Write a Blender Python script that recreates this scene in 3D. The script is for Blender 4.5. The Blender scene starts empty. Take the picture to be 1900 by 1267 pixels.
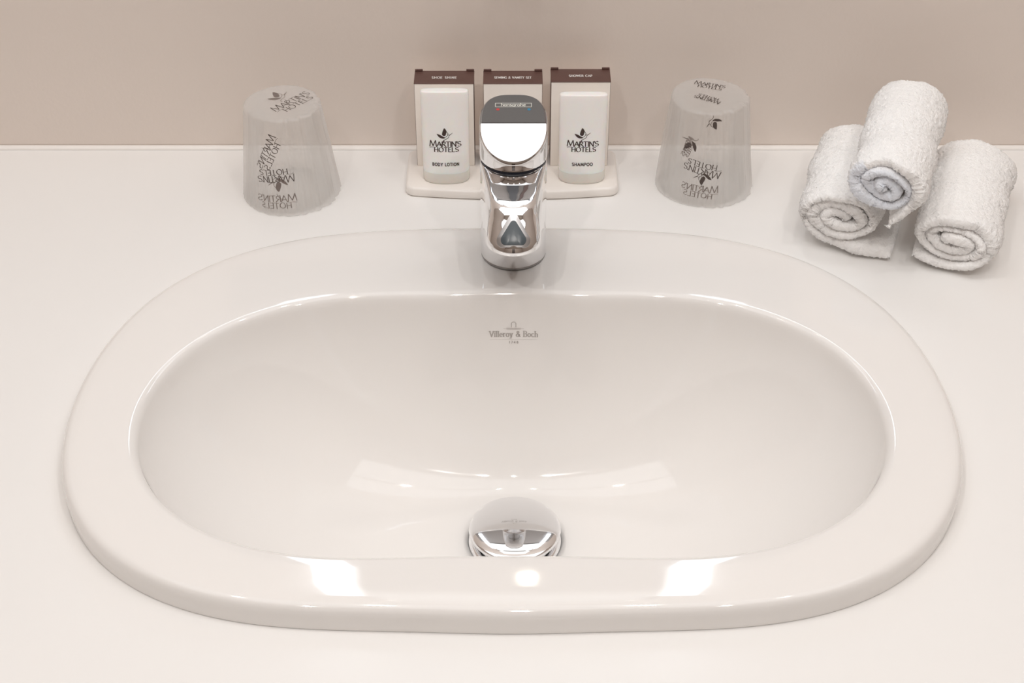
import bpy, bmesh, math, random
import numpy as np
from mathutils import Vector, Matrix
from mathutils.bvhtree import BVHTree
S = bpy.context.scene
COL = S.collection
random.seed(4)
rng = np.random.default_rng(7)
PI = math.pi

# ------------------------------------------------------------------ camera
# world: counter top is z = 0, wall behind the basin lies towards +y, metres
cam_d = bpy.data.cameras.new('camera')
cam = bpy.data.objects.new('camera', cam_d)
COL.objects.link(cam)
cam.location = (0, -0.821, 0.681)
cam.rotation_euler = (math.radians(90 - 37.6), 0, 0)
cam_d.sensor_width = 36
cam_d.lens = 3000 / 1900 * 36
cam_d.clip_start = 0.02
S.camera = cam

# ------------------------------------------------------------------ world, lights, exposure
w = bpy.data.worlds.new('world')
S.world = w
w.use_nodes = True
w.node_tree.nodes['Background'].inputs[0].default_value = (1.0, 0.99, 0.985, 1)
w.node_tree.nodes['Background'].inputs[1].default_value = 1.4
S.view_settings.view_transform = 'Standard'
S.view_settings.look = 'None'
S.view_settings.gamma = 1
S.view_settings.exposure = 0.06
S.cycles.max_bounces = 20
S.cycles.diffuse_bounces = 10
S.cycles.glossy_bounces = 6
S.cycles.transmission_bounces = 10
S.cycles.transparent_max_bounces = 24
S.cycles.caustics_reflective = False
S.cycles.caustics_refractive = False
S.cycles.blur_glossy = 0.3
CEIL_Z = 1.60
SPOT_POWER = 1.1
STRIP_EMIT = 5.5


def area(name, loc, sx, sy, power, col, rot=(0, 0, 0)):
    d = bpy.data.lights.new(name, 'AREA')
    d.shape = 'RECTANGLE'
    d.size, d.size_y = sx, sy
    d.energy = power
    d.color = col
    o = bpy.data.objects.new(name, d)
    o.location = loc
    o.rotation_euler = rot
    COL.objects.link(o)
    return o




# ------------------------------------------------------------------ materials
def mat(name, col, rough=0.5, metal=0.0, spec=0.5, coat=0.0, bump=None, var=None, sss=0.0, ior=1.5):
    m = bpy.data.materials.new(name)
    m.use_nodes = True
    nt = m.node_tree
    b = nt.nodes['Principled BSDF']
    b.inputs['Base Color'].default_value = (*col, 1)
    b.inputs['Roughness'].default_value = rough
    b.inputs['Metallic'].default_value = metal
    b.inputs['Specular IOR Level'].default_value = spec
    b.inputs['IOR'].default_value = ior
    b.inputs['Coat Weight'].default_value = coat
    b.inputs['Coat Roughness'].default_value = 0.03
    if sss:
        b.inputs['Subsurface Weight'].default_value = sss
        b.inputs['Subsurface Scale'].default_value = 0.004
    tc = None
    if bump or var:
        tc = nt.nodes.new('ShaderNodeTexCoord')
    if bump:
        sc, dist, strength = bump
        n = nt.nodes.new('ShaderNodeTexNoise')
        n.inputs['Scale'].default_value = sc
        n.inputs['Detail'].default_value = 4
        bp = nt.nodes.new('ShaderNodeBump')
        bp.inputs['Strength'].default_value = strength
        bp.inputs['Distance'].default_value = dist
        nt.links.new(tc.outputs['Object'], n.inputs['Vector'])
        nt.links.new(n.outputs['Fac'], bp.inputs['Height'])
        nt.links.new(bp.outputs['Normal'], b.inputs['Normal'])
    if var:
        sc, amt = var
        n = nt.nodes.new('ShaderNodeTexNoise')
        n.inputs['Scale'].default_value = sc
        n.inputs['Detail'].default_value = 6
        r = nt.nodes.new('ShaderNodeValToRGB')
        r.color_ramp.elements[0].position = 0.3
        r.color_ramp.elements[1].position = 0.7
        r.color_ramp.elements[0].color = (*[c * (1 - amt) for c in col], 1)
        r.color_ramp.elements[1].color = (*[min(1, c * (1 + amt)) for c in col], 1)
        nt.links.new(tc.outputs['Object'], n.inputs['Vector'])
        nt.links.new(n.outputs['Fac'], r.inputs['Fac'])
        nt.links.new(r.outputs['Color'], b.inputs['Base Color'])
    return m


def emit(name, col, s):
    m = bpy.data.materials.new(name)
    m.use_nodes = True
    b = m.node_tree.nodes['Principled BSDF']
    b.inputs['Base Color'].default_value = (0.8, 0.8, 0.8, 1)
    b.inputs['Emission Color'].default_value = (*col, 1)
    b.inputs['Emission Strength'].default_value = s
    return m


def clear_mat(name, kind):
    """thin clear wrap / thin glass: transparent + gloss + a little haze"""
    m = bpy.data.materials.new(name)
    m.use_nodes = True
    nt = m.node_tree
    nt.nodes.clear()
    out = nt.nodes.new('ShaderNodeOutputMaterial')
    tr = nt.nodes.new('ShaderNodeBsdfTransparent')
    gl = nt.nodes.new('ShaderNodeBsdfGlossy')
    df = nt.nodes.new('ShaderNodeBsdfDiffuse')
    tl = nt.nodes.new('ShaderNodeBsdfTranslucent')
    lw = nt.nodes.new('ShaderNodeLayerWeight')
    m1 = nt.nodes.new('ShaderNodeMixShader')
    m2 = nt.nodes.new('ShaderNodeMixShader')
    m3 = nt.nodes.new('ShaderNodeMixShader')
    mr = nt.nodes.new('ShaderNodeMapRange')
    tc = nt.nodes.new('ShaderNodeTexCoord')
    mp = nt.nodes.new('ShaderNodeMapping')
    ns = nt.nodes.new('ShaderNodeTexNoise')
    bp = nt.nodes.new('ShaderNodeBump')
    L = nt.links.new
    film = kind == 'film'
    tr.inputs[0].default_value = (1, 1, 1, 1) if film else (0.996, 0.996, 0.994, 1)
    gl.inputs['Roughness'].default_value = 0.07 if film else 0.04
    df.inputs[0].default_value = (0.99, 0.975, 0.96, 1)
    tl.inputs[0].default_value = (0.99, 0.975, 0.96, 1)
    m3.inputs[0].default_value = 0.5
    L(df.outputs[0], m3.inputs[1]); L(tl.outputs[0], m3.inputs[2])
    mp.inputs['Scale'].default_value = (1, 1, 0.25) if film else (1, 1, 1)
    L(tc.outputs['Object'], mp.inputs['Vector']); L(mp.outputs[0], ns.inputs['Vector'])
    ns.inputs['Scale'].default_value = 160 if film else 30
    ns.inputs['Detail'].default_value = 3
    bp.inputs['Strength'].default_value = 0.8 if film else 0.1
    bp.inputs['Distance'].default_value = 0.001
    L(ns.outputs['Fac'], bp.inputs['Height'])
    L(bp.outputs[0], gl.inputs['Normal']); L(bp.outputs[0], lw.inputs['Normal'])
    lw.inputs['Blend'].default_value = 0.25
    mr.inputs['To Min'].default_value = 0.025 if film else 0.01
    mr.inputs['To Max'].default_value = 0.20 if film else 0.18
    L(lw.outputs['Fresnel'], mr.inputs['Value'])
    m1.inputs[0].default_value = 0.36 if film else 0.0
    L(tr.outputs[0], m1.inputs[1]); L(m3.outputs[0], m1.inputs[2])
    L(mr.outputs[0], m2.inputs[0]); L(m1.outputs[0], m2.inputs[1]); L(gl.outputs[0], m2.inputs[2])
    L(m2.outputs[0], out.inputs[0])
    return m


def towel_mat():
    m = mat('white_terry', (0.86, 0.855, 0.85), rough=0.95, spec=0.1, bump=(900, 0.0012, 0.7))
    nt = m.node_tree
    b = nt.nodes['Principled BSDF']
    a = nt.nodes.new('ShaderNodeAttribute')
    a.attribute_name = 'blue_light_tint'  # bluish light on the rolled end, put into the towel colour
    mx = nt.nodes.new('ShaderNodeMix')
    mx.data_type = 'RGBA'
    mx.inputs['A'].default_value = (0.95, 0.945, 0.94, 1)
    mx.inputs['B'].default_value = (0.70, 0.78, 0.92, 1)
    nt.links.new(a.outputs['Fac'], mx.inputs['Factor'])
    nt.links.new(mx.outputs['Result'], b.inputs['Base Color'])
    b.inputs['Sheen Weight'].default_value = 0.2
    return m


M = {}
M['wall'] = mat('taupe_wall_paint', (0.76, 0.685, 0.63), 0.6, spec=0.25, bump=(260, 0.0006, 0.25), var=(3, 0.015))
M['ceiling'] = mat('white_ceiling_paint', (0.82, 0.80, 0.77), 0.8)
M['dim_wall'] = mat('brown_wall_paint', (0.36, 0.30, 0.26), 0.6)
M['floor'] = mat('beige_tile', (0.42, 0.35, 0.29), 0.4, var=(6, 0.06))
M['dark_wood'] = mat('dark_wood', (0.05, 0.032, 0.025), 0.4, var=(8, 0.2))
M['counter'] = mat('white_solid_surface', (0.83, 0.822, 0.81), 0.22, spec=0.45, var=(5, 0.008))
M['sealant'] = mat('white_sealant', (0.84, 0.81, 0.78), 0.4)
M['porcelain'] = mat('white_porcelain', (0.82, 0.803, 0.785), 0.05, spec=0.5, coat=0.3)
M['chrome'] = mat('chrome', (0.88, 0.88, 0.89), 0.035, metal=1)
M['chrome_reflection_grey'] = mat('grey_reflection', (0.13, 0.125, 0.122), 0.30, spec=0.5)  # stands in for the dark reflection on the chrome lever
M['gap'] = mat('black_rubber', (0.012, 0.016, 0.03), 0.4)
M['dark_inset'] = mat('dark_plastic', (0.06, 0.075, 0.085), 0.25)
M['mirror'] = mat('mirror_glass', (0.9, 0.92, 0.91), 0.0, metal=1)
M['anthracite'] = mat('anthracite_metal', (0.09, 0.085, 0.085), 0.4)
M['added_panel_grey'] = mat('added_grey_panel', (0.36, 0.34, 0.33), 0.5)
M['satin'] = mat('satin_metal', (0.42, 0.41, 0.41), 0.35, metal=1)
M['strip'] = emit('cool_strip_light', (0.80, 0.90, 1.0), STRIP_EMIT)
M['spot'] = emit('warm_downlight', (1.0, 0.88, 0.72), 60)
M['panel'] = mat('white_lamp_body', (0.8, 0.8, 0.8), 0.4)
M['card'] = mat('cream_card', (0.90, 0.85, 0.80), 0.55, spec=0.3, var=(40, 0.02))
M['brown'] = mat('brown_card', (0.115, 0.06, 0.05), 0.45, spec=0.4, var=(60, 0.05))
M['brown_ink'] = mat('dark_brown_ink', (0.050, 0.028, 0.022), 0.5)
M['film_ink'] = mat('brown_film_ink', (0.075, 0.055, 0.048), 0.5)
M['film_ink_pale'] = mat('pale_brown_film_ink', (0.19, 0.155, 0.14), 0.5)
M['white_ink'] = mat('white_ink', (0.85, 0.82, 0.79), 0.5)
M['grey_ink'] = mat('grey_fired_ink', (0.42, 0.39, 0.37), 0.3)
M['silver_ink'] = mat('silver_print', (0.75, 0.74, 0.68), 0.4)
M['red'] = mat('red_dot', (0.55, 0.06, 0.06), 0.4)
M['blue'] = mat('blue_dot', (0.03, 0.22, 0.38), 0.4)
M['bottle'] = mat('frosted_white_bottle', (0.94, 0.925, 0.905), 0.32, spec=0.45, sss=0.3)
M['bottle_base'] = mat('frosted_clear_base', (0.76, 0.73, 0.68), 0.25, spec=0.5, sss=0.3)
M['tray'] = mat('white_plastic_tray', (0.84, 0.80, 0.76), 0.3, spec=0.45)
M['film'] = clear_mat('clear_wrapper_film', 'film')
M['glass'] = clear_mat('tumbler_glass', 'glass')
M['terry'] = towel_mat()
M['cabinet'] = mat('beige_cabinet', (0.5, 0.43, 0.37), 0.5)


# ------------------------------------------------------------------ helpers
def link(name, verts, faces, material, parent=None, smooth=True, auto=None):
    me = bpy.data.meshes.new(name)
    me.from_pydata([tuple(v) for v in verts], [], [tuple(int(i) for i in f) for f in faces])
    me.validate()
    me.update()
    if smooth:
        me.shade_smooth()
    if auto is not None:
        me.set_sharp_from_angle(angle=math.radians(auto))
    me.materials.append(material)
    o = bpy.data.objects.new(name, me)
    COL.objects.link(o)
    if parent:
        o.parent = parent
    return o


def fix_normals(o):
    bm = bmesh.new()
    bm.from_mesh(o.data)
    bmesh.ops.recalc_face_normals(bm, faces=bm.faces)
    bm.to_mesh(o.data)
    bm.free()
    return o


def tag(o, label, cat, group=None):
    o['label'] = label
    o['category'] = cat
    if group:
        o['group'] = group
    return o


def thing(name, label, cat, loc=(0, 0, 0), rz=0, group=None):
    o = bpy.data.objects.new(name, None)
    o.empty_display_size = 0.02
    COL.objects.link(o)
    o.location = loc
    o.rotation_euler = (0, 0, rz)
    return tag(o, label, cat, group)


def structure(o):
    o['kind'] = 'structure'
    return o


def rings(rs, close=True, cap0=False, cap1=False):
    """loft a list of equally long rings"""
    n = len(rs[0])
    V = [p for r in rs for p in r]
    F = []
    for k in range(len(rs) - 1):
        for i in range(n if close else n - 1):
            j = (i + 1) % n
            F.append((k * n + i, k * n + j, (k + 1) * n + j, (k + 1) * n + i))
    if cap0:
        F.append(tuple(range(n - 1, -1, -1)))
    if cap1:
        b = (len(rs) - 1) * n
        F.append(tuple(b + i for i in range(n)))
    return V, F


def lathe(prof, n=96, c=(0, 0, 0)):
    rs = [[(c[0] + r * math.cos(2 * PI * i / n), c[1] + r * math.sin(2 * PI * i / n), c[2] + z) for i in range(n)] for r, z in prof]
    return rings(rs, cap0=prof[0][0] > 1e-6, cap1=prof[-1][0] > 1e-6)


def box_vf(x0, x1, y0, y1, z0, z1):
    V = [(x0, y0, z0), (x1, y0, z0), (x1, y1, z0), (x0, y1, z0), (x0, y0, z1), (x1, y0, z1), (x1, y1, z1), (x0, y1, z1)]
    F = [(3, 2, 1, 0), (4, 5, 6, 7), (0, 1, 5, 4), (1, 2, 6, 5), (2, 3, 7, 6), (3, 0, 4, 7)]
    return V, F


def box(name, b, material, parent=None, bevel=0.0):
    o = link(name, *box_vf(*b), material, parent, smooth=False)
    if bevel:
        bm = bmesh.new()
        bm.from_mesh(o.data)
        bmesh.ops.bevel(bm, geom=bm.edges[:], offset=bevel, segments=3, affect='EDGES', profile=0.5)
        bm.to_mesh(o.data)
        bm.free()
        o.data.shade_smooth()
        o.data.set_sharp_from_angle(angle=math.radians(40))
    return o


def rrect(x0, x1, y0, y1, r, n=8):
    P = []
    for cx, cy, a in ((x1 - r, y1 - r, 0), (x0 + r, y1 - r, 90), (x0 + r, y0 + r, 180), (x1 - r, y0 + r, 270)):
        for k in range(n + 1):
            t = math.radians(a + 90 * k / n)
            P.append((cx + r * math.cos(t), cy + r * math.sin(t)))
    return P


# ------------------------------------------------------------------ lettering drawn as pen strokes
def arc(cx, cy, rx, ry, a0, a1, n=14):
    return [(cx + rx * math.cos(math.radians(a0 + (a1 - a0) * k / n)), cy + ry * math.sin(math.radians(a0 + (a1 - a0) * k / n))) for k in range(n + 1)]


def s_curve(w, h):
    return arc(w * .5, h * .74, w * .42, h * .25, 35, 270, 14)[:-1] + arc(w * .5, h * .25, w * .46, h * .24, 90, -145, 14)


G = {
    'A': (.74, [[(0, 0), (.37, 1), (.74, 0)], [(.14, .36), (.60, .36)]]),
    'B': (.60, [[(.06, 0), (.06, 1)], [(.06, 1), (.28, 1)] + arc(.28, .76, .24, .24, 90, -90) + [(.06, .52)], [(.06, .52), (.30, .52)] + arc(.30, .26, .27, .26, 90, -90) + [(.06, 0)]]),
    'C': (.74, [arc(.42, .5, .39, .5, 48, 312, 22)]),
    'D': (.72, [[(.06, 0), (.06, 1)], [(.06, 1), (.24, 1)] + arc(.24, .5, .44, .5, 90, -90, 20) + [(.06, 0)]]),
    'E': (.52, [[(.06, 0), (.06, 1)], [(.06, 1), (.50, 1)], [(.06, .53), (.44, .53)], [(.06, 0), (.52, 0)]]),
    'G': (.76, [arc(.42, .5, .39, .5, 48, 340, 22) + [(.78, .42), (.48, .42)]]),
    'H': (.70, [[(.06, 0), (.06, 1)], [(.64, 0), (.64, 1)], [(.06, .52), (.64, .52)]]),
    'I': (.16, [[(.08, 0), (.08, 1)]]),
    'L': (.50, [[(.06, 1), (.06, 0), (.50, 0)]]),
    'M': (.90, [[(.02, 0), (.14, 1), (.45, .12), (.76, 1), (.88, 0)]]),
    'N': (.72, [[(.06, 0), (.06, 1), (.66, 0), (.66, 1)]]),
    'O': (.80, [arc(.40, .5, .38, .5, 90, 450, 28)]),
    'P': (.56, [[(.06, 0), (.06, 1)], [(.06, 1), (.28, 1)] + arc(.28, .73, .25, .27, 90, -90) + [(.06, .46)]]),
    'R': (.62, [[(.06, 0), (.06, 1)], [(.06, 1), (.28, 1)] + arc(.28, .74, .25, .26, 90, -90) + [(.06, .48)], [(.26, .48), (.64, 0)]]),
    'S': (.54, [s_curve(.54, 1)]),
    'T': (.62, [[(.31, 0), (.31, 1)], [(0, 1), (.62, 1)]]),
    'V': (.70, [[(0, 1), (.35, 0), (.70, 1)]]),
    'W': (1.0, [[(0, 1), (.25, 0), (.50, .95), (.75, 0), (1.0, 1)]]),
    'Y': (.66, [[(0, 1), (.33, .48), (.66, 1)], [(.33, .48), (.33, 0)]]),
    "'": (.12, [[(.08, 1.02), (.03, .80)]]),
    '&': (.74, [[(.74, .02), (.24, .64)] + arc(.36, .80, .16, .19, 200, -40, 12) + [(.18, .42)] + arc(.30, .24, .24, .24, 130, 330, 14) + [(.66, .46)]]),
    ' ': (.34, []),
    # lower case
    'a': (.50, [arc(.24, .30, .22, .30, 0, 360, 20), [(.46, .60), (.46, 0)]]),
    'c': (.46, [arc(.26, .30, .24, .31, 50, 310, 16)]),
    'e': (.50, [[(.03, .33), (.47, .33)] + arc(.25, .30, .22, .31, 5, 310, 20)]),
    'g': (.50, [arc(.24, .30, .22, .30, 0, 360, 20), [(.46, .60), (.46, -.12)] + arc(.24, -.12, .22, .14, 0, -160, 10)]),
    'h': (.50, [[(.06, 0), (.06, 1)], [(.06, .38)] + arc(.26, .38, .20, .23, 180, 0, 12) + [(.46, 0)]]),
    'i': (.16, [[(.08, 0), (.08, .62)], [(.08, .82), (.08, .92)]]),
    'l': (.16, [[(.08, 0), (.08, 1)]]),
    'n': (.50, [[(.06, 0), (.06, .62)], [(.06, .38)] + arc(.26, .38, .20, .23, 180, 0, 12) + [(.46, 0)]]),
    'o': (.52, [arc(.26, .30, .24, .31, 90, 450, 22)]),
    'p': (.50, [arc(.27, .30, .22, .30, 0, 360, 20), [(.05, .60), (.05, -.28)]]),
    'r': (.36, [[(.06, 0), (.06, .62)], [(.06, .36)] + arc(.26, .36, .20, .24, 180, 60, 8)]),
    's': (.40, [s_curve(.40, .62)]),
    'y': (.48, [[(.02, .62), (.25, 0)], [(.47, .62), (.18, -.26), (.04, -.26)]]),
    '1': (.30, [[(.04, .8), (.18, 1), (.18, 0)]]),
    '4': (.56, [[(.40, 0), (.40, 1), (.02, .30), (.54, .30)]]),
    '7': (.50, [[(.02, 1), (.50, 1), (.16, 0)]]),
    '8': (.52, [arc(.26, .75, .20, .24, 90, 450, 20), arc(.26, .26, .25, .26, 90, 450, 20)]),
}


class Ink:
    """flat print: strokes and filled shapes in (u, v), later laid on a surface"""

    def __init__(self):
        self.V, self.F = [], []

    def stroke(self, pts, wd, pen=None, step=None):
        pts = [Vector(p) for p in pts]
        # resample
        out = [pts[0]]
        step = step or 0.0008
        for a, b in zip(pts[:-1], pts[1:]):
            k = max(1, int((b - a).length / step))
            for q in range(1, k + 1):
                out.append(a.lerp(b, q / k))
        # break at sharp corners so a pen stroke does not pinch
        runs, cur = [], [out[0]]
        for i in range(1, len(out)):
            cur.append(out[i])
            if i < len(out) - 1:
                d0 = out[i] - out[i - 1]
                d1 = out[i + 1] - out[i]
                if d0.length and d1.length and d0.angle(d1) > math.radians(40):
                    runs.append(cur)
                    cur = [out[i]]
        runs.append(cur)
        for r in runs:
            n0 = len(self.V)
            for i, p in enumerate(r):
                d = (r[min(i + 1, len(r) - 1)] - r[max(i - 1, 0)])
                if d.length < 1e-9:
                    d = Vector((1, 0))
                d.normalize()
                w_ = wd
                if pen is not None:
                    ang, lo = pen
                    w_ = wd * (lo + (1 - lo) * abs(d.x * math.sin(ang) - d.y * math.cos(ang)))
                n = Vector((-d.y, d.x)) * (w_ / 2)
                e = d * (wd * 0.25 if i == len(r) - 1 else (-wd * 0.25 if i == 0 else 0))
                self.V += [tuple(p + n + e), tuple(p - n + e)]
            for i in range(len(r) - 1):
                a = n0 + 2 * i
                self.F.append((a, a + 1, a + 3, a + 2))

    def fill(self, pts, k=6, round_=False):
        if round_:
            n_ = len(pts)
            P = [Vector(p) for p in pts]
            pts = []
            for i in range(n_):
                a, b, c, d = P[i - 1], P[i], P[(i + 1) % n_], P[(i + 2) % n_]
                for q in range(5):
                    t = q / 5
                    pts.append(tuple(.5 * (2 * b + (c - a) * t + (2 * a - 5 * b + 4 * c - d) * t * t + (3 * b - a - 3 * c + d) * t ** 3)))
        """fill a star-shaped outline from its centre, in k bands"""
        c = sum((Vector(p) for p in pts), Vector((0, 0))) / len(pts)
        n0 = len(self.V)
        n = len(pts)
        for q in range(1, k + 1):
            for p in pts:
                self.V.append(tuple(c.lerp(Vector(p), q / k)))
        self.V.append(tuple(c))
        ci = len(self.V) - 1
        for i in range(n):
            j = (i + 1) % n
            self.F.append((ci, n0 + i, n0 + j))
            for q in range(k - 1):
                a = n0 + q * n
                self.F.append((a + i, a + n + i, a + n + j, a + j))

    def text(self, s, x, y, h, width=None, wd=None, pen=None, gap=.16, centre=True, serif=False, scale_first=1.0):
        adv = 0
        place = []
        for i, ch in enumerate(s):
            g = G[ch]
            sc = scale_first if i == 0 else 1
            place.append((adv, sc))
            adv += g[0] * sc + gap
        adv -= gap
        sx = (width / (adv * h)) if width else 1.0
        off = -adv * sx * h / 2 if centre else 0
        wd = wd or h * .12
        for (a, sc), ch in zip(place, s):
            for pl in G[ch][1]:
                self.stroke([(x + off + (a + px * sc) * sx * h, y + py * h * sc) for px, py in pl], wd, pen)
                if serif and len(pl) <= 5:
                    for (px, py) in (pl[0], pl[-1]):
                        X, Y = x + off + (a + px) * sx * h, y + py * h
                        self.stroke([(X - h * .11, Y), (X + h * .11, Y)], wd * .35)

    def lay(self, name, fmap, material, parent):
        V = [fmap(u, v) for u, v in self.V]
        o = link(name, V, self.F, material, parent)
        return o

    def moved(self, cx, cy, rot=0, scale=1, mirror=False):
        q = Ink()
        c, s = math.cos(rot), math.sin(rot)
        for u, v in self.V:
            u, v = u * scale * (-1 if mirror else 1), v * scale
            q.V.append((cx + u * c - v * s, cy + u * s + v * c))
        q.F = [f[::-1] if mirror else f for f in self.F]
        return q

    def add(self, o):
        n = len(self.V)
        self.V += o.V
        self.F += [tuple(i + n for i in f) for f in o.F]
        return self


def px(pts, s=1.0):
    """bird outlines, on a grid where the word below it is 250 wide"""
    return [((x - 365) / 250 * s, (720 - y) / 250 * s) for x, y in pts]


def hotel_words(w, wd):
    k = Ink()
    pen = (math.radians(20), .38)
    k.text("MARTIN'S", 0, -.055 * w, .170 * w, width=w, wd=wd, pen=pen, gap=.05, scale_first=1.22)
    k.text('HOTELS', .03 * w, -.235 * w, .150 * w, width=.77 * w, wd=wd, pen=pen, gap=.14)
    k.stroke([(-.50 * w, -.10 * w), (-.44 * w, -.075 * w), (-.36 * w, -.075 * w), (-.30 * w, -.095 * w)], wd * .4)
    k.stroke([(-.16 * w, -.03 * w), (-.05 * w, .10 * w), (-.03 * w, .17 * w)], wd * .5)
    return k


def hotel_bird(w, wd):
    k = Ink()
    k.fill(px([(358, 577), (368, 584), (376, 602), (373, 624), (367, 638), (354, 642), (341, 632), (343, 612), (350, 592)], w), 6, True)
    k.fill(px([(299, 626), (312, 628), (332, 637), (350, 649), (368, 657), (352, 664), (334, 662), (314, 650)], w), 6, True)
    k.fill(px([(392, 640), (400, 632), (428, 613), (420, 622), (402, 638)], w), 2)
    for pl in ([(376, 604), (388, 622), (384, 638), (370, 652)], [(396, 636), (394, 652), (384, 664), (366, 672), (352, 680)], [(352, 680), (346, 694), (352, 700)], [(384, 628), (394, 634)]):
        k.stroke(px(pl, w), wd * .35)
    return k


# ------------------------------------------------------------------ basin outline (measured)
OUT_UP = [(0, 182), (-100, 178), (-149, 169), (-191, 151), (-230, 123), (-254, 91), (-268, 63), (-276, 33), (-280, -1), (-281.5, -40)]
OUT_LO = [(-281, -69), (-273, -100), (-259, -129), (-242, -149), (-222, -166), (-195, -183), (-166, -194), (-137, -199.5), (-106, -203), (-50, -204.5), (0, -205)]
IN_UP = [(0, 101), (-50, 100.5), (-95, 98), (-130, 92), (-170, 78), (-197, 61), (-216, 38), (-231, 16), (-238, -6), (-241, -35)]
IN_LO = [(-236, -70), (-228, -90), (-214, -113), (-197, -131), (-177, -144), (-153, -154), (-123, -160), (-60, -161.5), (0, -162)]
BC = np.array((0.0, -0.026))


def polar_fit(pts, K=7):
    P = np.array(pts) / 1000.0 - BC
    r = np.hypot(P[:, 0], P[:, 1])
    t = np.arctan2(-P[:, 0], P[:, 1])
    A = np.stack([np.cos(k * t) for k in range(K)], 1)
    co = np.linalg.lstsq(np.vstack([A, np.diag([.002 * k * k for k in range(K)])]), np.concatenate([r, np.zeros(K)]), rcond=None)[0]
    return co


CO_OUT, CO_IN = polar_fit(OUT_UP + OUT_LO), polar_fit(IN_UP + IN_LO)
NB = 256
TB = np.arange(NB) / NB * 2 * PI
COST = lambda co: sum(co[k] * np.cos(k * TB) for k in range(len(co)))
DIRB = np.stack([np.sin(TB), np.cos(TB)], 1)
R_OUT, R_IN = COST(CO_OUT), COST(CO_IN)


def bring(r, z):
    """ring of the basin from polar radii r and height z"""
    P = BC + DIRB * np.asarray(r)[:, None]
    z = np.broadcast_to(z, (NB,))
    return [(P[i, 0], P[i, 1], z[i]) for i in range(NB)]


# ------------------------------------------------------------------ room
WALL_Y = 0.323
RX, RY0, FZ = 1.15, -1.75, -0.85
structure(box('wall_back', (-RX - .1, RX + .1, WALL_Y, WALL_Y + .1, FZ - .1, CEIL_Z + .1), M['wall']))
structure(box('wall_left', (-RX - .1, -RX, RY0, WALL_Y, FZ, CEIL_Z), M['dim_wall']))
structure(box('wall_right', (RX, RX + .1, RY0, WALL_Y, FZ, CEIL_Z), M['dim_wall']))
structure(box('wall_front', (-RX - .1, RX + .1, RY0 - .1, RY0, FZ, CEIL_Z), M['dim_wall']))
structure(box('floor', (-RX - .1, RX + .1, RY0 - .1, WALL_Y, FZ - .1, FZ), M['floor']))
structure(box('ceiling', (-RX - .1, RX + .1, RY0 - .1, -.80, CEIL_Z, CEIL_Z + .1), M['ceiling']))
d = structure(box('added_dark_slab_1', (-.16, .16, RY0 + .001, RY0 + .04, FZ + .002, 1.2), M['dark_wood'], bevel=.004))  # unseen dark slab, added to reflect as a dark strip in the tap

# sealant bead where counter meets wall
prof = [(WALL_Y - .0005, 0.0002), (WALL_Y - .0040, 0.0002), (WALL_Y - .0036, .0012), (WALL_Y - .0022, .0022), (WALL_Y - .0005, .0026)]
V, F = rings([[(x, y, z) for y, z in prof] for x in np.linspace(-1.1, 1.1, 40)], close=True, cap0=True, cap1=True)
structure(fix_normals(link('trim_1', V, F, M['sealant'], auto=50)))

# two lamp bars between the side walls, high above the picture
for yb, xs, where in ((-.10, (-.62, -.22, .22, .62), 'nearest the mirror wall'), (-.95, (-.45, .03, .50), 'behind the camera')):
    t = thing('track_lamp', 'white bar of small round lamps high under the ceiling ' + where, 'lamp', (0, yb, CEIL_Z))
    box('bar', (-RX + .001, RX - .001, -.02, .02, -.03, 0), M['panel'], t, .003)
    for x in xs:
        V, F = lathe([(.020, -.058), (.026, -.056), (.026, -.0305), (.012, -.0305)], 32, (x, 0, 0))
        link('lamp_head', V, F, M['panel'], t)
        V, F = lathe([(.0, -.0585), (.0195, -.0585)], 32, (x, 0, 0))
        link('bulb', V, F, M['spot'], t)
        ar = area('downlight_beam', (x, yb, CEIL_Z - .061), .035, .035, SPOT_POWER * (1 if yb > -.5 else 3.4), (1.0, .96, .925))
        ar.data.shape = 'DISK'

# mirror with two lit strips, above the picture
mir = thing('wall_mirror', 'mirror with two vertical cool strip lights on the wall above the tap', 'mirror', (0, WALL_Y, .20))
box('glass', (-.145, .145, -.014, -.001, .22, .80), M['mirror'], mir)
box('added_panel', (-.24, .24, -.010, -.001, -.035, .22), M['added_panel_grey'], mir, .002)  # added out of view so the spout and lever reflect grey
box('added_black_bar', (-.011, .011, -.020, -.0105, -.035, .21), M['gap'], mir)  # added black bar, reflected as the dark stripe along the spout
box('added_brown_bar', (.022, .034, -.014, -.0105, -.035, .215), M['brown'], mir)  # added brown bar for the reflected stripe beside the black one
for s in (-1, 1):
    box('light_strip', (min(s * .150, s * .188), max(s * .150, s * .188), -.018, -.0105, .07, .40), M['strip'], mir, .004)

# ------------------------------------------------------------------ countertop with the basin cut-out
CX, CY0, CY1, CT = 1.10, -.285, WALL_Y - .0005, .04
hole = BC + DIRB * (R_OUT - .022)[:, None]
corner_t = [math.atan2(x - BC[0], y - BC[1]) % (2 * PI) for x, y in ((CX, CY1), (CX, CY0), (-CX, CY0), (-CX, CY1))]
outer = []
for i in range(NB):
    dx, dy = DIRB[i]
    k = 1e9
    if dx > 1e-9: k = min(k, (CX - BC[0]) / dx)
    if dx < -1e-9: k = min(k, (-CX - BC[0]) / dx)
    if dy > 1e-9: k = min(k, (CY1 - BC[1]) / dy)
    if dy < -1e-9: k = min(k, (CY0 - BC[1]) / dy)
    outer.append((BC[0] + dx * k, BC[1] + dy * k))
for t_, (x, y) in zip(corner_t, ((CX, CY1), (CX, CY0), (-CX, CY0), (-CX, CY1))):
    outer[int(round(t_ / (2 * PI) * NB)) % NB] = (x, y)
h2 = [(p[0], p[1]) for p in hole]
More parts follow.
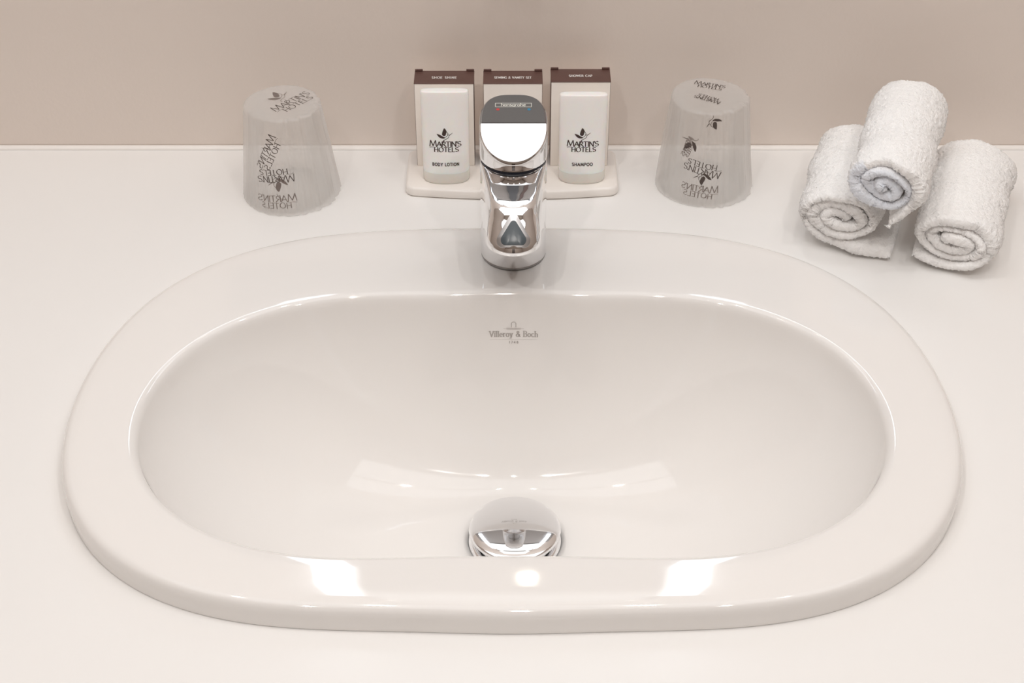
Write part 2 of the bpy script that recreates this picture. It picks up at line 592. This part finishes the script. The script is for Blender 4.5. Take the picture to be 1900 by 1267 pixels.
r_ = [[(x, y, -CT) for x, y in h2], [(x, y, 0) for x, y in h2], [(x, y, 0) for x, y in outer], [(x, y, -CT) for x, y in outer]]
V, F = rings(r_ + [r_[0]])
ct = fix_normals(link('countertop', V, F, M['counter'], smooth=False))
tag(ct, 'long white countertop running along the taupe wall around the washbasin', 'countertop')

# ------------------------------------------------------------------ washbasin
RIM = .018
sheets = []
lift = lambda a: np.full(NB, a)
# outer skirt and its round shoulder
for dr, z in ((.0006, .0003), (.0004, .0030), (.0002, .0060), (.0, .0090), (.0001, .0114), (.0005, .0136), (.0016, .0156), (.0034, .0170), (.0062, .0177), (.0120, .0180)):
    sheets.append(bring(R_OUT - dr, z))
for q in (.3, .6, .85):
    a, b = R_OUT - .012, R_IN + .003
    sheets.append(bring(a + (b - a) * q, RIM - .0012 * q))
# inner lip
for dr, z in ((.0015, -.0013), (-.0005, -.0017), (-.0024, -.0028), (-.0040, -.0047), (-.0050, -.0074), (-.0055, -.0108)):
    sheets.append(bring(R_IN + dr, RIM + z))
# bowl
DRAIN = np.array((.002, -.007))
DR = .033
# ring of the drain in polar form about BC
off = DRAIN - BC
proj = DIRB @ off
R_DR = proj + np.sqrt(np.maximum(DR ** 2 - (off @ off - proj ** 2), 1e-9))
BOWL_D = .122
r0 = R_IN - .0055
z0 = RIM - .0108
NS = 44
for k in range(1, NS + 1):
    s = k / NS
    z = z0 - (BOWL_D + z0) * (1 - (1 - s) ** 2.3) ** .76
    ss = s
    sheets.append(bring(r0 + (R_DR - r0) * ss, z))
sheets.append(bring(R_DR - .001, -BOWL_D - .004))
sheets.append(bring(R_DR - .002, -BOWL_D - .03))
V, F = rings(sheets)
basin = fix_normals(link('washbasin', V, F, M['porcelain']))
# make the visible side face up
nz = sum(p.normal.z for p in basin.data.polygons)
if nz < 0:
    basin.data.flip_normals()
tag(basin, 'large oval white porcelain washbasin set into the countertop', 'washbasin')
BV = BVHTree.FromPolygons([v.co[:] for v in basin.data.vertices], [p.vertices[:] for p in basin.data.polygons])


def basin_z(x, y):
    h = BV.ray_cast(Vector((x, y, .3)), Vector((0, 0, -1)))
    return h[0].z


# maker's mark on the back of the bowl
dr_ = cam.rotation_euler.to_matrix() @ Vector(((953 - 950) / 3000, -(617 - 633.5) / 3000, -1)).normalized()
hit, nrm, _, _ = BV.ray_cast(cam.location, dr_)
if nrm.dot(dr_) > 0:
    nrm = -nrm
ux = Vector((1, 0, 0))
vx = nrm.cross(ux).normalized()
if vx.z < 0:
    vx = -vx


def on_bowl(u, v):
    p = hit + ux * u + vx * v + nrm * .02
    h = BV.ray_cast(p, -nrm)
    return (h[0] + nrm * .00015) if h[0] else p - nrm * .02


k = Ink()
LW = .034
k.text('Villeroy & Boch', 0, -.0030, .0068, width=LW, wd=.00085, pen=(0.0, .45), gap=.17, serif=True)
k.stroke([(-LW / 2, -.0062), (LW / 2, -.0062)], .0002)
k.text('1748', 0, -.0110, .0028, width=.0064, wd=.00045, gap=.6)
k.stroke([(-.0016, .0085)] + arc(0, .0125, .0016, .0022, 180, 0, 12) + [(.0016, .0085)], .0005)
for q, (hw, y) in enumerate(((.0052, .0077), (.0072, .0068), (.0050, .0060))):
    k.stroke([(-hw, y), (0, y - .0003), (hw, y)], .00028)
for i_, (u_, v_) in enumerate(k.V):
    k.V[i_] = (u_, v_ * .66 - .0012)
k.lay('printed_mark', on_bowl, M['grey_ink'], basin)

# ------------------------------------------------------------------ pop-up drain
DZ = -BOWL_D
dt = thing('pop_up_drain_plug', 'shiny chrome domed drain plug standing raised in the bowl', 'drain plug', (DRAIN[0], DRAIN[1], DZ))
V, F = lathe([(.0240, -.003), (.0245, .0008), (.0265, .0022), (.0300, .0024), (.0322, .0014), (.0328, -.001)], 96, (DRAIN[0], DRAIN[1], DZ))
F = F[:-2]
fix_normals(link('drain_flange', V, F, M['chrome'], basin))
V, F = lathe([(.004, -.017), (.004, .0096), (.010, .0098)], 32)
link('stem', V, F, M['chrome'], dt)
V, F = lathe([(.0001, -.018), (.0245, -.018), (.0245, -.002)], 48, (DRAIN[0], DRAIN[1], DZ))
link('drain_bore', V, F, M['dark_inset'], basin)
prof = [(.0001, .0095), (.030, .0095), (.0315, .0100), (.0322, .0108), (.0320, .0116)]
for q in range(1, 21):
    a = q / 20
    r = .0320 * math.cos(a * PI / 2)
    prof.append((max(r, 1e-7), 0.0116 + .0046 * math.sin(a * PI / 2) ** 1.0))
V, F = lathe(prof, 128)
fix_normals(link('cap', V, F, M['chrome'], dt))

# ------------------------------------------------------------------ tap
TX, TY = .001, .1465
tz = basin_z(TX, TY) + .0002
tap = thing('basin_tap', 'single lever chrome basin tap standing on the back rim of the washbasin', 'tap', (TX, TY, tz))
ZB = -tz                      # counter plane in tap coordinates
TR = .0235
V, F = lathe([(.0228, .0), (.0233, .0), (.0233, .0016), (.0228, .0020)], 96)
fix_normals(link('base_ring', V, F, M['satin'], tap))


def teardrop(R, e, rt, n=120):
    """plan outline: circle R at origin drawn out towards -y to a round tip whose front is at -e"""
    P = []
    rt = min(rt, R)
    dist = e - rt
    if dist <= R - rt + 1e-5:
        return [(R * math.sin(2 * PI * i / n), -R * math.cos(2 * PI * i / n)) for i in range(n)]
    phi = math.asin((R - rt) / dist)      # tangent line tilt
    # tip arc spans angle from -(pi/2-phi).. measured from -y axis; body arc the rest
    pts = []
    nt_, nl, nb = 36, 12, 36
    half = PI / 2 - phi
    for i in range(nt_):
        a = -half + 2 * half * i / nt_
        pts.append((rt * math.sin(a), -dist - rt * math.cos(a)))
    a = half
    p0 = (rt * math.sin(a), -dist - rt * math.cos(a))
    p1 = (R * math.sin(a), -R * math.cos(a))
    for i in range(nl):
        pts.append((p0[0] + (p1[0] - p0[0]) * i / nl, p0[1] + (p1[1] - p0[1]) * i / nl))
    for i in range(nb):
        a2 = half + (2 * PI - 2 * half) * i / nb
        pts.append((R * math.sin(a2), -R * math.cos(a2)))
    for i in range(nl):
        pts.append((-p1[0] + (-p0[0] + p1[0]) * i / nl, p1[1] + (p0[1] - p1[1]) * i / nl))
    # even respacing to n, starting on the -y side
    pts.append(pts[0])
    A = np.array(pts)
    L = np.concatenate([[0], np.cumsum(np.hypot(*np.diff(A, axis=0).T))])
    s = np.linspace(0, L[-1], n, endpoint=False) + L[nt_ // 2]
    s = np.mod(s, L[-1])
    return list(zip(np.interp(s, L, A[:, 0]), np.interp(s, L, A[:, 1])))


GAPZ = .097 - tz
zs, es = [], []
# (z above counter, front extent, tip radius)
SP = [(.0, .0, .0), (.025, .0, 0), (.0395, .0, 0), (.0410, .0240, .0229), (.0425, .028, .0226), (.0440, .036, .0222), (.0455, .048, .0215), (.0468, .060, .0208), (.0482, .070, .0200),
      (.0500, .0765, .0194), (.0525, .0798, .0190), (.0555, .0803, .0188), (.0585, .0790, .0185), (.0620, .0762, .0180), (.0655, .0728, .0174), (.0690, .0692, .0167), (.0722, .0655, .0160),
      (.0764, .0617, .0156), (.0790, .0570, .0156), (.0805, .0510, .0160), (.0815, .0440, .0168), (.0822, .0365, .0178), (.08275, .0290, .0194), (.0830, .0240, .0215), (.0831, .0, 0)]
# densify with smooth interpolation
zz = np.array([s[0] for s in SP]); ee = np.array([max(s[1], TR) for s in SP]); rr = np.array([s[2] if s[2] else TR for s in SP])
sec = []
tt = np.linspace(0, len(SP) - 1, (len(SP) - 1) * 5 + 1)
ii = np.arange(len(SP))


def smooth_interp(y):
    g = np.interp(tt, ii, y)
    for _ in range(1):
        g[1:-1] = .25 * g[:-2] + .5 * g[1:-1] + .25 * g[2:]
    return g


rs = []
for z, e, r in zip(smooth_interp(zz), smooth_interp(ee), smooth_interp(rr)):
    rs.append([(x, y, z * (GAPZ - .0022) / .083 + .0022) for x, y in teardrop(TR - .0002 * z / .08, e, min(r, TR))])
V, F = rings(rs, cap0=True, cap1=True)
body = fix_normals(link('body', V, F, M['chrome'], tap, auto=60))
V, F = lathe([(.0222, GAPZ - .001), (.0226, GAPZ), (.0226, GAPZ + .0016), (.0222, GAPZ + .0022)], 96)
fix_normals(link('seal_ring', V, F, M['gap'], tap))

# rounded triangle, satin with a dark centre, on the nose of the spout
BVB = BVHTree.FromPolygons([v.co[:] for v in body.data.vertices], [p.vertices[:] for p in body.data.polygons])


def rtri(sx, sy, n=10):
    """rounded triangle, apex up"""
    C = [((0, .60 * sy), .24), ((-.50 * sx, -.36 * sy), .36), ((.50 * sx, -.36 * sy), .36)]
    out = []
    for (cx, cy), r in C:
        base = math.degrees(math.atan2(cy, cx))
        for q in range(n + 1):
            a = math.radians(base - 60 + 120 * q / n)
            out.append((cx + r * sx * math.cos(a), cy + r * sy * math.sin(a)))
    return out


ndir = Vector((0, -.66, .75)).normalized()
nv = ndir.cross(Vector((1, 0, 0))).normalized()
if nv.z < 0:
    nv = -nv
nc = Vector((0, -.0700, .0640))


def on_nose(lift_):
    def f(u, v):
        p = nc + Vector((u, 0, 0)) + nv * v + ndir * .05
        h = BVB.ray_cast(p, -ndir)
        return (h[0] + ndir * lift_) if h[0] else p - ndir * .05
    return f


def plate(name, sx, sy, lift_, material, parent, dv=0.0, shape=None, h=.0008):
    o = shape or rtri(sx, sy)
    f = on_nose(lift_)
    g = on_nose(lift_ - h)
    K = 6
    rsA = [[g(u, v + dv) for u, v in o], [f(u * .985, v * .985 + dv) for u, v in o]] + [[f(u * q / K, v * q / K + dv) for u, v in o] for q in range(K - 1, 0, -1)]
    V, F = rings(rsA, cap1=True)
    return fix_normals(link(name, V, F, material, parent, auto=50))


pl = plate('triangle_frame', .0132, .0150, .0006, M['satin'], tap)
plate('triangle_insert', .0100, .0108, .0010, M['dark_inset'], pl, dv=-.0015)

# lever handle: round collar, slanted bright face, flat rear with a grey reflection painted on
hz = GAPZ + .0019
han = []
n = 120


def hplane(y):
    """top surface height over the local y (towards the wall = +)"""
    zf = GAPZ + .0095          # at y = -TR
    yk = .003                  # fold
    k1 = .60
    zk = zf + (yk + TR) * k1
    return zf + (y + TR) * k1 if y < yk else zk + (y - yk) * .16


out = []
YB = .0350
for i in range(n):
    a = 2 * PI * i / n
    x, y = TR * math.sin(a), -TR * math.cos(a)
    if y > 0:
        y = YB * (y / TR) ** 1.0 if False else y
    out.append((x, y))
def hout(back):
    o_ = []
    for i in range(n):
        a = 2 * PI * i / n
        x, y = math.sin(a), -math.cos(a)
        if y > 0:                     # lever reaches back over the body with a squarer end
            p = 3.1
            c_, s_ = abs(x), abs(y)
            x = math.copysign(c_ ** (2 / p), x); y = s_ ** (2 / p) * back / TR
        o_.append((x * TR, y * TR))
    return o_
rs = []
for q, (sc, bk) in enumerate(((.965, .0225), (.995, .0235), (1.0, .0238), (1.0, .0245))):
    rs.append([(x * sc, y * sc, hz + (0, .0006, .0015, .0035)[q]) for x, y in hout(bk)])
full = hout(YB)
# side wall up to the slanted top, with a small round edge
for dz, sc in ((-.0040, 1.0), (-.0016, .998), (-.0005, .985), (0, .955)):
    rs.append([(x * sc, y * sc, max(hz + .004, hplane(y * sc) + dz)) for x, y in full])
for sc in (.85, .7, .55, .4, .25, .1):
    rs.append([(x * sc, y * sc, hplane(y * sc)) for x, y in full])
V, F = rings(rs, cap0=True, cap1=True)
handle = fix_normals(link('handle', V, F, M['chrome'], tap))
bm = bmesh.new()
bm.from_mesh(handle.data)
r_ = bmesh.ops.bisect_plane(bm, geom=bm.verts[:] + bm.edges[:] + bm.faces[:], plane_co=(0, .003, 0), plane_no=(0, 1, 0), dist=1e-7)
for g_ in r_['geom_cut']:
    if isinstance(g_, bmesh.types.BMVert) and g_.co.z > hz + .008 and abs(g_.co.x) < TR * .956:
        g_.co.z = hplane(.003)
bm.to_mesh(handle.data)
bm.free()
handle.data.shade_smooth()
handle.data.set_sharp_from_angle(angle=math.radians(16))


# dark reflection painted as a grey plate on the flat rear half of the lever
half_ = [(x * .93, y * .955) for x, y in full if y * .955 > .0042]
xr = max(p_[0] for p_ in half_)
o_ = [p_ for p_ in half_]
# order from the right edge over the back to the left edge, then close along the fold
o_.sort(key=lambda p_: math.atan2(p_[1] - .004, p_[0]))
o_ = [(xr, .0034)] + o_ + [(-xr, .0034)] + [(-xr + 2 * xr * q / 12, .0034) for q in range(1, 12)]
def grip_z(y): return hplane(y) + .0006
rsA = [[(x, y, grip_z(y) - .0008) for x, y in o_]]
cx0, cy0 = 0, .018
for sc in (1, .98, .8, .6, .4, .2):
    rsA.append([(cx0 + (x - cx0) * sc, cy0 + (y - cy0) * sc, grip_z(cy0 + (y - cy0) * sc)) for x, y in o_])
V, F = rings(rsA, cap1=True)
refl_plate = fix_normals(link('grey_reflection_plate', V, F, M['chrome_reflection_grey'], handle, auto=40))
refl_plate['label'] = 'rear of the chrome lever with a grey reflection in its colour'
on_grip = lambda u, v: (u, v, grip_z(v) + .00015)
k = Ink()
k.stroke([(-.0125, .0200), (.0125, .0200)], .0004); k.stroke([(-.0125, .0240), (.0125, .0240)], .0004)
k.stroke([(-.0125, .0200), (-.0125, .0240)], .0004); k.stroke([(.0125, .0200), (.0125, .0240)], .0004)
k.text('hansgrohe', 0, .0209, .0030, width=.0170, wd=.0005, gap=.14)
k.lay('lettering', on_grip, M['silver_ink'], handle)
for x, c in ((-.0108, 'red'), (.0108, 'blue')):
    k = Ink()
    k.fill([(x + .0012 * math.cos(a), .0172 + .0012 * math.sin(a)) for a in np.linspace(0, 2 * PI, 20, endpoint=False)], 2)
    k.lay('hot_mark' if c == 'red' else 'cold_mark', on_grip, M[c], handle)

# ------------------------------------------------------------------ amenity tray, cartons, bottles
TZ = .008
o_ = []
for x, y in rrect(-.0835, .0835, .250, .3065, .008, 10):
    pass
def tray_ring(ins, z, r=.007):
    P = rrect(-.0835 + ins, .0835 - ins, .249 + ins, .3075 - ins, max(.0015, r - ins * .5), 10)
    out_ = []
    for i, (x, y) in enumerate(P):
        # fine resample of the front edge is not needed: bow the front outwards
        out_.append((x, y, z))
    return out_
def dens(P, m=8):
    out_ = []
    for a, b in zip(P, P[1:] + P[:1]):
        for q in range(m):
            out_.append(tuple(a[c] + (b[c] - a[c]) * q / m for c in range(3)))
    return out_
def bow(P):
    out_ = []
    for x, y, z in P:
        f_ = max(0, (.275 - y) / .026)
        out_.append((x * (1 + .0 * f_), y - .0065 * f_ * max(0, 1 - (x / .084) ** 2), z))
    return out_
rs = [bow(dens(tray_ring(i, z))) for i, z in ((.0015, .0002), (.0003, .0012), (0, .0030), (.0004, .0060), (.0012, .0076), (.0026, .0080), (.006, .0080), (.012, .0080))]
V, F = rings(rs, cap0=True, cap1=True)
tray = fix_normals(link('amenity_tray', V, F, M['tray'], auto=60))
tag(tray, 'low white plastic tray under the cartons and bottles behind the tap', 'tray')


def carton(x0, x1, y0, y1, h, word, label, lean=0, wgap=.22, ww=.026):
    xc, wd_ = (x0 + x1) / 2, (x1 - x0) / 2
    t = thing('carton', label, 'carton', (xc, y0, TZ + .0002), lean, group='small hotel amenity cartons')
    dp = y1 - y0
    bb = box('box_body', (-wd_, wd_, 0, dp, 0, h - .0006), M['card'], t, .0005)
    bb.data.materials.append(M['brown'])
    for p_ in bb.data.polygons:
        if abs(p_.normal.x) > .5:
            p_.material_index = 1
    # brown lid: top panel, short overlap, two raised dust-flap corners at the back
    lid = box('lid', (-wd_ - .0002, wd_ + .0002, -.0002, dp + .0002, h - .0008, h), M['brown'], t, .0003)
    for s in (-1, 1):
        xa, xb = sorted((s * wd_, s * (wd_ - .006)))
        box('lid_flap', (xa, xb, dp - .0012, dp + .0002, h, h + .0016), M['brown'], lid, .0003)
    k = Ink()
    k.text(word, 0, dp * .36, 0.0033, width=ww, wd=.00048, gap=wgap)
    k.lay('lid_lettering', lambda u, v: (u, v, h + .00015), M['white_ink'], t)
    return t


carton(-.0752, -.0294, .2815, .3015, .0735, 'SHOE SHINE', 'cream carton with brown lid behind the body lotion bottle', wgap=.3, ww=.0190)
carton(-.0220, .0234, .2815, .3015, .0735, 'SEWING & VANITY SET', 'cream carton with brown lid standing directly behind the tap', wgap=.18, ww=.0285)
carton(.0300, .0757, .2815, .3015, .0750, 'SHOWER CAP', 'cream carton with brown lid behind the shampoo bottle', wgap=.2, ww=.0178)


def bottle(x, y, h, words, label, rz=0):
    t = thing('toiletry_bottle', label, 'bottle', (x, y, TZ + .0002), rz, group='frosted white toiletry bottles')
    n = 96
    def sec(a, b, p, z, yo=0):
        o_ = []
        for i in range(n):
            q = 2 * PI * i / n
            c_, s_ = math.cos(q), math.sin(q)
            o_.append((a * math.copysign(abs(c_) ** (2 / p), c_), yo + b * math.copysign(abs(s_) ** (2 / p), s_), z))
        return o_
    W, D = .0183, .0118
    cap = [(.965, 0), (.99, .0006), (1, .0018), (1.0, .0085), (.985, .0090)]
    V, F = rings([sec(W * s, D * s, 2.5, z) for s, z in cap], cap0=True, cap1=True)
    fix_normals(link('base_cap', V, F, M['bottle_base'], t, auto=50))['label'] = 'hazy translucent base'
    def shape(z):
        q = (z - .009) / (h - .009)
        return W * (.985 + .02 * q), D * (.975 - .66 * q), 2.5 + 1.4 * q
    rs = []
    for z in list(np.linspace(.0090, h - .003, 26)):
        a, b, p = shape(z)
        rs.append(sec(a, b, p, z))
    a, b, p = shape(h)
    for s, z in ((.995, h - .0016), (.98, h - .0006), (.95, h - .0001), (.85, h), (.4, h)):
        rs.append(sec(a * s, b * (s - (1 - s) * 1.2 if s > .8 else .3), p, z))
    V, F = rings(rs, cap0=True, cap1=True)
    b_ = fix_normals(link('bottle_body', V, F, M['bottle'], t, auto=60))
    bv = BVHTree.FromPolygons([v.co[:] for v in b_.data.vertices], [f.vertices[:] for f in b_.data.polygons])
    def front(u, v):
        hh = bv.ray_cast(Vector((u, -.1, v)), Vector((0, 1, 0)))
        return (hh[0] - Vector((0, .00012, 0))) if hh[0] else Vector((u, -.02, v))
    w_ = .0242
    k = hotel_words(w_, .00082)
    k.add(hotel_bird(w_, .0011))
    k.moved(0, .0335).lay('hotel_logo', front, M['brown_ink'], t)
    k = Ink()
    k.text(words, 0, .0160, .0024, width=.0205 if 'BODY' in words else .0158, wd=.00056, gap=.24)
    k.lay('contents_lettering', front, M['brown_ink'], t)
    return t


bottle(-.0513, .2655, .0765, 'BODY LOTION', 'frosted white body lotion bottle on the tray left of the tap')
bottle(.0545, .2655, .0735, 'SHAMPOO', 'frosted white shampoo bottle on the tray right of the tap')


# ------------------------------------------------------------------ wrapped tumblers, upside down
def tumbler(x, y, h, r0, r1, seed, label, prints, rz=0):
    t = thing('wrapped_tumbler', label, 'tumbler', (x, y, .0003), rz, group='clear wrapped tumblers')
    g0, g1 = r0 - .0018, r1 - .0020
    prof = [(g0 - .0018, .0), (g0 - .0006, 0), (g0, .0006), (g0, .002)]
    for q in np.linspace(.05, .97, 14):
        prof.append((g0 + (g1 - g0) * q, (h - .002) * q))
    prof += [(g1 - .0006, h - .0026), (g1 - .0025, h - .0016), (g1 - .006, h - .0014), (.0001, h - .0014), (.0001, h - .006)]
    prof += [(g1 - .006, h - .006), (g1 - .003, h - .007)]
    for q in np.linspace(.90, .02, 12):
        prof.append((g0 - .0018 + (g1 - g0) * q, (h - .002) * q))
    prof.append((g0 - .0018, 0))
    V, F = lathe(prof, 96)
    fix_normals(link('glass', V, F[:len(F) - 2] if False else F, M['glass'], t))
    rg = np.random.default_rng(seed)
    ph = rg.uniform(0, 6.28, 12)
    am = rg.uniform(.3, 1, 12)
    def rad(a, q):
        """film radius at angle a, height fraction q"""
        base = r0 + (r1 - r0) * q
        side = .5 + .5 * math.cos(a - math.radians(-25))        # bunched on one side
        w_ = 0
        for i in range(8):
            w_ += am[i] * math.sin((9 + 5 * i) * a + ph[i] + 3 * q * math.sin(ph[i]))
        return base + .00020 * w_ * (.3 + 1.8 * side ** 2) + .0028 * side ** 3 * (1 - .5 * q) + .0005 * math.sin(3 * a + ph[9] + 4 * q)
    n = 240
    rs = []
    qs = list(np.linspace(0, .975, 40))
    for q in qs:
        rs.append([(rad(2 * PI * i / n, q) * math.cos(2 * PI * i / n), rad(2 * PI * i / n, q) * math.sin(2 * PI * i / n), .0004 + h * q) for i in range(n)])
    def topz(rf, a):
        return h + .0005 - .0016 * max(0, (rf - .86) / .14) ** 2 + .0002 * math.sin(5 * a + ph[10]) * rf * math.sin(9 * rf + ph[11])
    for rf in (.985, .965, .93, .88, .8, .7, .6, .5, .4, .3, .2, .1, .02):
        rs.append([(rad(2 * PI * i / n, 1) * rf * math.cos(2 * PI * i / n), rad(2 * PI * i / n, 1) * rf * math.sin(2 * PI * i / n), topz(rf, 2 * PI * i / n)) for i in range(n)])
    V, F = rings(rs, cap1=True)
    film = fix_normals(link('wrapper', V, F, M['film'], t))
    film['label'] = 'crinkled clear wrapping film with scattered brown print'
    for where, kind, cu, cv, rot, mir_, sc, ink in prints:
        w_ = .030 * sc
        k = {'words': lambda: hotel_words(w_, .00066), 'bird': lambda: hotel_bird(w_, .0010).moved(0, -.36 * w_), 'both': lambda: hotel_words(w_, .00066).add(hotel_bird(w_, .001))}[kind]()
        k = k.moved(0, 0, math.radians(rot), 1, mir_)
        if where == 'side':
            def f(u, v, cu=cu, cv=cv):
                q = min(max(cv + v / h, .005), .985)
                a = -PI / 2 + math.radians(cu) + u / (r0 + (r1 - r0) * q)
                r = rad(a, q) + .0003
                return (r * math.cos(a), r * math.sin(a), .0004 + h * q)
        else:
            def f(u, v, cu=cu, cv=cv):
                return (cu + u, cv + v, h + .0011 - .0016 * max(0, (math.hypot(cu + u, cv + v) / r1 - .86) / .14) ** 2)
        k.lay('print', f, M[ink], film)
    return t


tumbler(-.1745, .258, .078, .0368, .0280, 3, 'clear wrapped tumbler upside down on the counter left of the cartons', [
    ('top', 'bird', -.003, .008, 35, False, 1.15, 'film_ink_pale'),
    ('top', 'words', .008, -.001, 50, False, 1.2, 'film_ink'),
    ('side', 'words', -18, .66, 66, True, 1.0, 'film_ink'),
    ('side', 'words', -8, .40, 188, False, .95, 'film_ink'),
    ('side', 'bird', -6, .34, 182, False, 1.0, 'film_ink_pale'),
    ('side', 'words', -8, .17, 4, True, 1.0, 'film_ink_pale'),
])
tumbler(.1500, .2690, .078, .0365, .0285, 11, 'clear wrapped tumbler upside down on the counter right of the cartons', [
    ('top', 'words', .002, .014, -18, False, .8, 'film_ink'),
    ('top', 'words', -.002, -.008, 150, False, .7, 'film_ink'),
    ('side', 'bird', 2, .90, 200, False, .8, 'film_ink'),
    ('side', 'bird', -30, .66, 140, False, 1.0, 'film_ink'),
    ('side', 'words', -32, .62, 70, True, .6, 'film_ink_pale'),
    ('side', 'words', -9, .40, 170, False, .95, 'film_ink'),
    ('side', 'bird', -8, .32, 175, False, .9, 'film_ink'),
    ('side', 'words', -10, .19, -3, True, .95, 'film_ink_pale'),
])


# ------------------------------------------------------------------ rolled washcloths
def washcloth(fx, fy, zc, yaw, length, R, flat, roll, flap, flip, label, blue_light_tint=0.0, seed=1, turns=2.9, droop=0.0, slant=-12):
    """front end centre (fx, fy, zc); axis runs back and to the right by yaw degrees"""
    rg = np.random.default_rng(seed)
    pitch, th = .0082, .0081
    t_ = math.radians(slant - roll)
    dloc = Vector((math.cos(t_) * (-1 if flip else 1), math.sin(t_)))
    nloc = Vector((-dloc.y, dloc.x))
    # centre line of the spiral, from the loose flap at the bottom inwards
    pts = []
    r_o = R - th / 2
    for d_ in np.arange(flap, 0, -.0009):
        pts.append((d_, -r_o - droop * d_))
    a = 0.0
    while a < turns * 2 * PI:
        r = r_o - pitch * a / (2 * PI)
        # bottom, then left, top, right ...
        core = min(1, a / (turns * 2 * PI))
        p_ = Vector((-r * math.sin(a), -r * math.cos(a)))
        p_ = p_ + dloc * (p_.dot(dloc) * .55 * core) - nloc * (p_.dot(nloc) * .15 * core)
        pts.append((p_.x, p_.y))
        a += .0009 / max(r, .004)
    P = np.array(pts)
    for _ in range(12):
        P[1:-1] = .25 * P[:-2] + .5 * P[1:-1] + .25 * P[2:]
    T = np.gradient(P, axis=0)
    T /= np.linalg.norm(T, axis=1)[:, None] + 1e-12
    N = np.stack([-T[:, 1], T[:, 0]], 1)
    hw = np.full(len(P), th / 2)
    m = 10
    endr = np.sqrt(np.clip(1 - (1 - np.arange(m) / m) ** 2, .02, 1))
    hw[:m] *= endr
    hw[-m:] *= endr[::-1]
    A = P + N * hw[:, None]
    B = (P - N * hw[:, None])[::-1]
    loop = np.vstack([A, B])
    nl = len(loop)
    core = np.concatenate([np.linspace(0, 1, len(P)), np.linspace(0, 1, len(P))[::-1]])
    inner = (core > .36).astype(float)
    loopN = np.vstack([N, -N[::-1]])
    # squash, flip and roll the section
    def xf(v):
        v = v.copy()
        if flip:
            v[:, 0] *= -1
        c, s = math.cos(math.radians(roll)), math.sin(math.radians(roll))
        v = np.stack([v[:, 0] * c - v[:, 1] * s, v[:, 0] * s + v[:, 1] * c], 1)
        return v * np.array((1 + (1 - flat) * .7, flat))
    loop2, loopN2 = xf(loop), xf(loopN)
    nlen = int(length / .0011)
    ys = np.linspace(0, length, nlen)
    V = np.zeros((nlen, nl, 3))
    wob = rg.uniform(0, 6.28, 6)
    layer_off = .0016 * np.sin(core * 23 + wob[0]) + .0010 * np.sin(core * 61 + wob[1])
    for k_, yy in enumerate(ys):
        e0, e1 = yy, length - yy
        # pile: random tufts, rounded ends
        tuft = rg.normal(0, .00038, nl)
        tuft = np.clip(tuft, -.0010, .0016)
        edge = min(e0, e1)
        shrink = 0
        if edge < .005:
            shrink = -.0022 * (1 - edge / .005) ** 2
        big = .0009 * np.sin(yy * 60 + wob[2] + core * 9) + .0007 * np.sin(yy * 140 + wob[3] + core * 21)
        q = yy / length
        X = loop2 + loopN2 * (tuft + shrink + big)[:, None]
        bulge = 1 + .03 * math.sin(PI * q)
        V[k_, :, 0] = X[:, 0] * bulge
        V[k_, :, 2] = X[:, 1] * bulge
        endf = layer_off * (1 if yy < length / 2 else -1) * max(0, 1 - edge / .02)
        V[k_, :, 1] = yy + endf + rg.normal(0, .0004, nl) * (edge < .003)
    Vf = V.reshape(-1, 3)
    i = np.arange(nl)
    j = (i + 1) % nl
    F = []
    for k_ in range(nlen - 1):
        F.append(np.stack([k_ * nl + i, k_ * nl + j, (k_ + 1) * nl + j, (k_ + 1) * nl + i], 1))
    F = np.vstack(F)
    # end faces: strip between the two sides of the sheet
    npt = len(P)
    q = np.arange(npt - 1)
    c0 = np.stack([q, q + 1, nl - 2 - q, nl - 1 - q], 1)
    b = (nlen - 1) * nl
    F = np.vstack([F, c0[:, ::-1], c0 + b])
    zmin = Vf[:, 2].min()
    me = bpy.data.meshes.new('rolled_washcloth')
    me.vertices.add(len(Vf)); me.vertices.foreach_set('co', Vf.astype(np.float32).ravel())
    me.loops.add(F.size); me.loops.foreach_set('vertex_index', F.astype(np.int32).ravel())
    me.polygons.add(len(F)); me.polygons.foreach_set('loop_start', (np.arange(len(F)) * 4).astype(np.int32)); me.polygons.foreach_set('loop_total', np.full(len(F), 4, np.int32))
    me.update(); me.validate()
    at = me.attributes.new('blue_light_tint', 'FLOAT', 'POINT')
    hv = (inner[None, :] * np.clip(1 - ys / .006, 0, 1)[:, None] * blue_light_tint).ravel()
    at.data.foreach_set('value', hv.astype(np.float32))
    me.shade_smooth()
    me.materials.append(M['terry'])
    o = bpy.data.objects.new('rolled_washcloth', me)
    COL.objects.link(o)
    o.location = (fx, fy, zc if zc is not None else -zmin + .0003)
    o.rotation_euler = (0, 0, -math.radians(yaw))
    fix_normals(o)
    tag(o, label, 'towel', 'rolled white washcloths')
    return o


washcloth(.2395, .1700, None, 18, .108, .0290, .84, -8, .040, False, 'rolled white washcloth at bottom left of the stack, flap lying on the counter', seed=1)
washcloth(.3170, .1440, None, 20, .118, .0295, .84, -10, .020, True, 'rolled white washcloth at bottom right of the stack, nearest the picture edge', seed=2)
washcloth(.2610, .1430, .0740, 19, .125, .0275, .90, 60, .028, True, 'rolled white washcloth on top of the stack with its end tinted by bluish light', blue_light_tint=.5, seed=3, slant=-38)
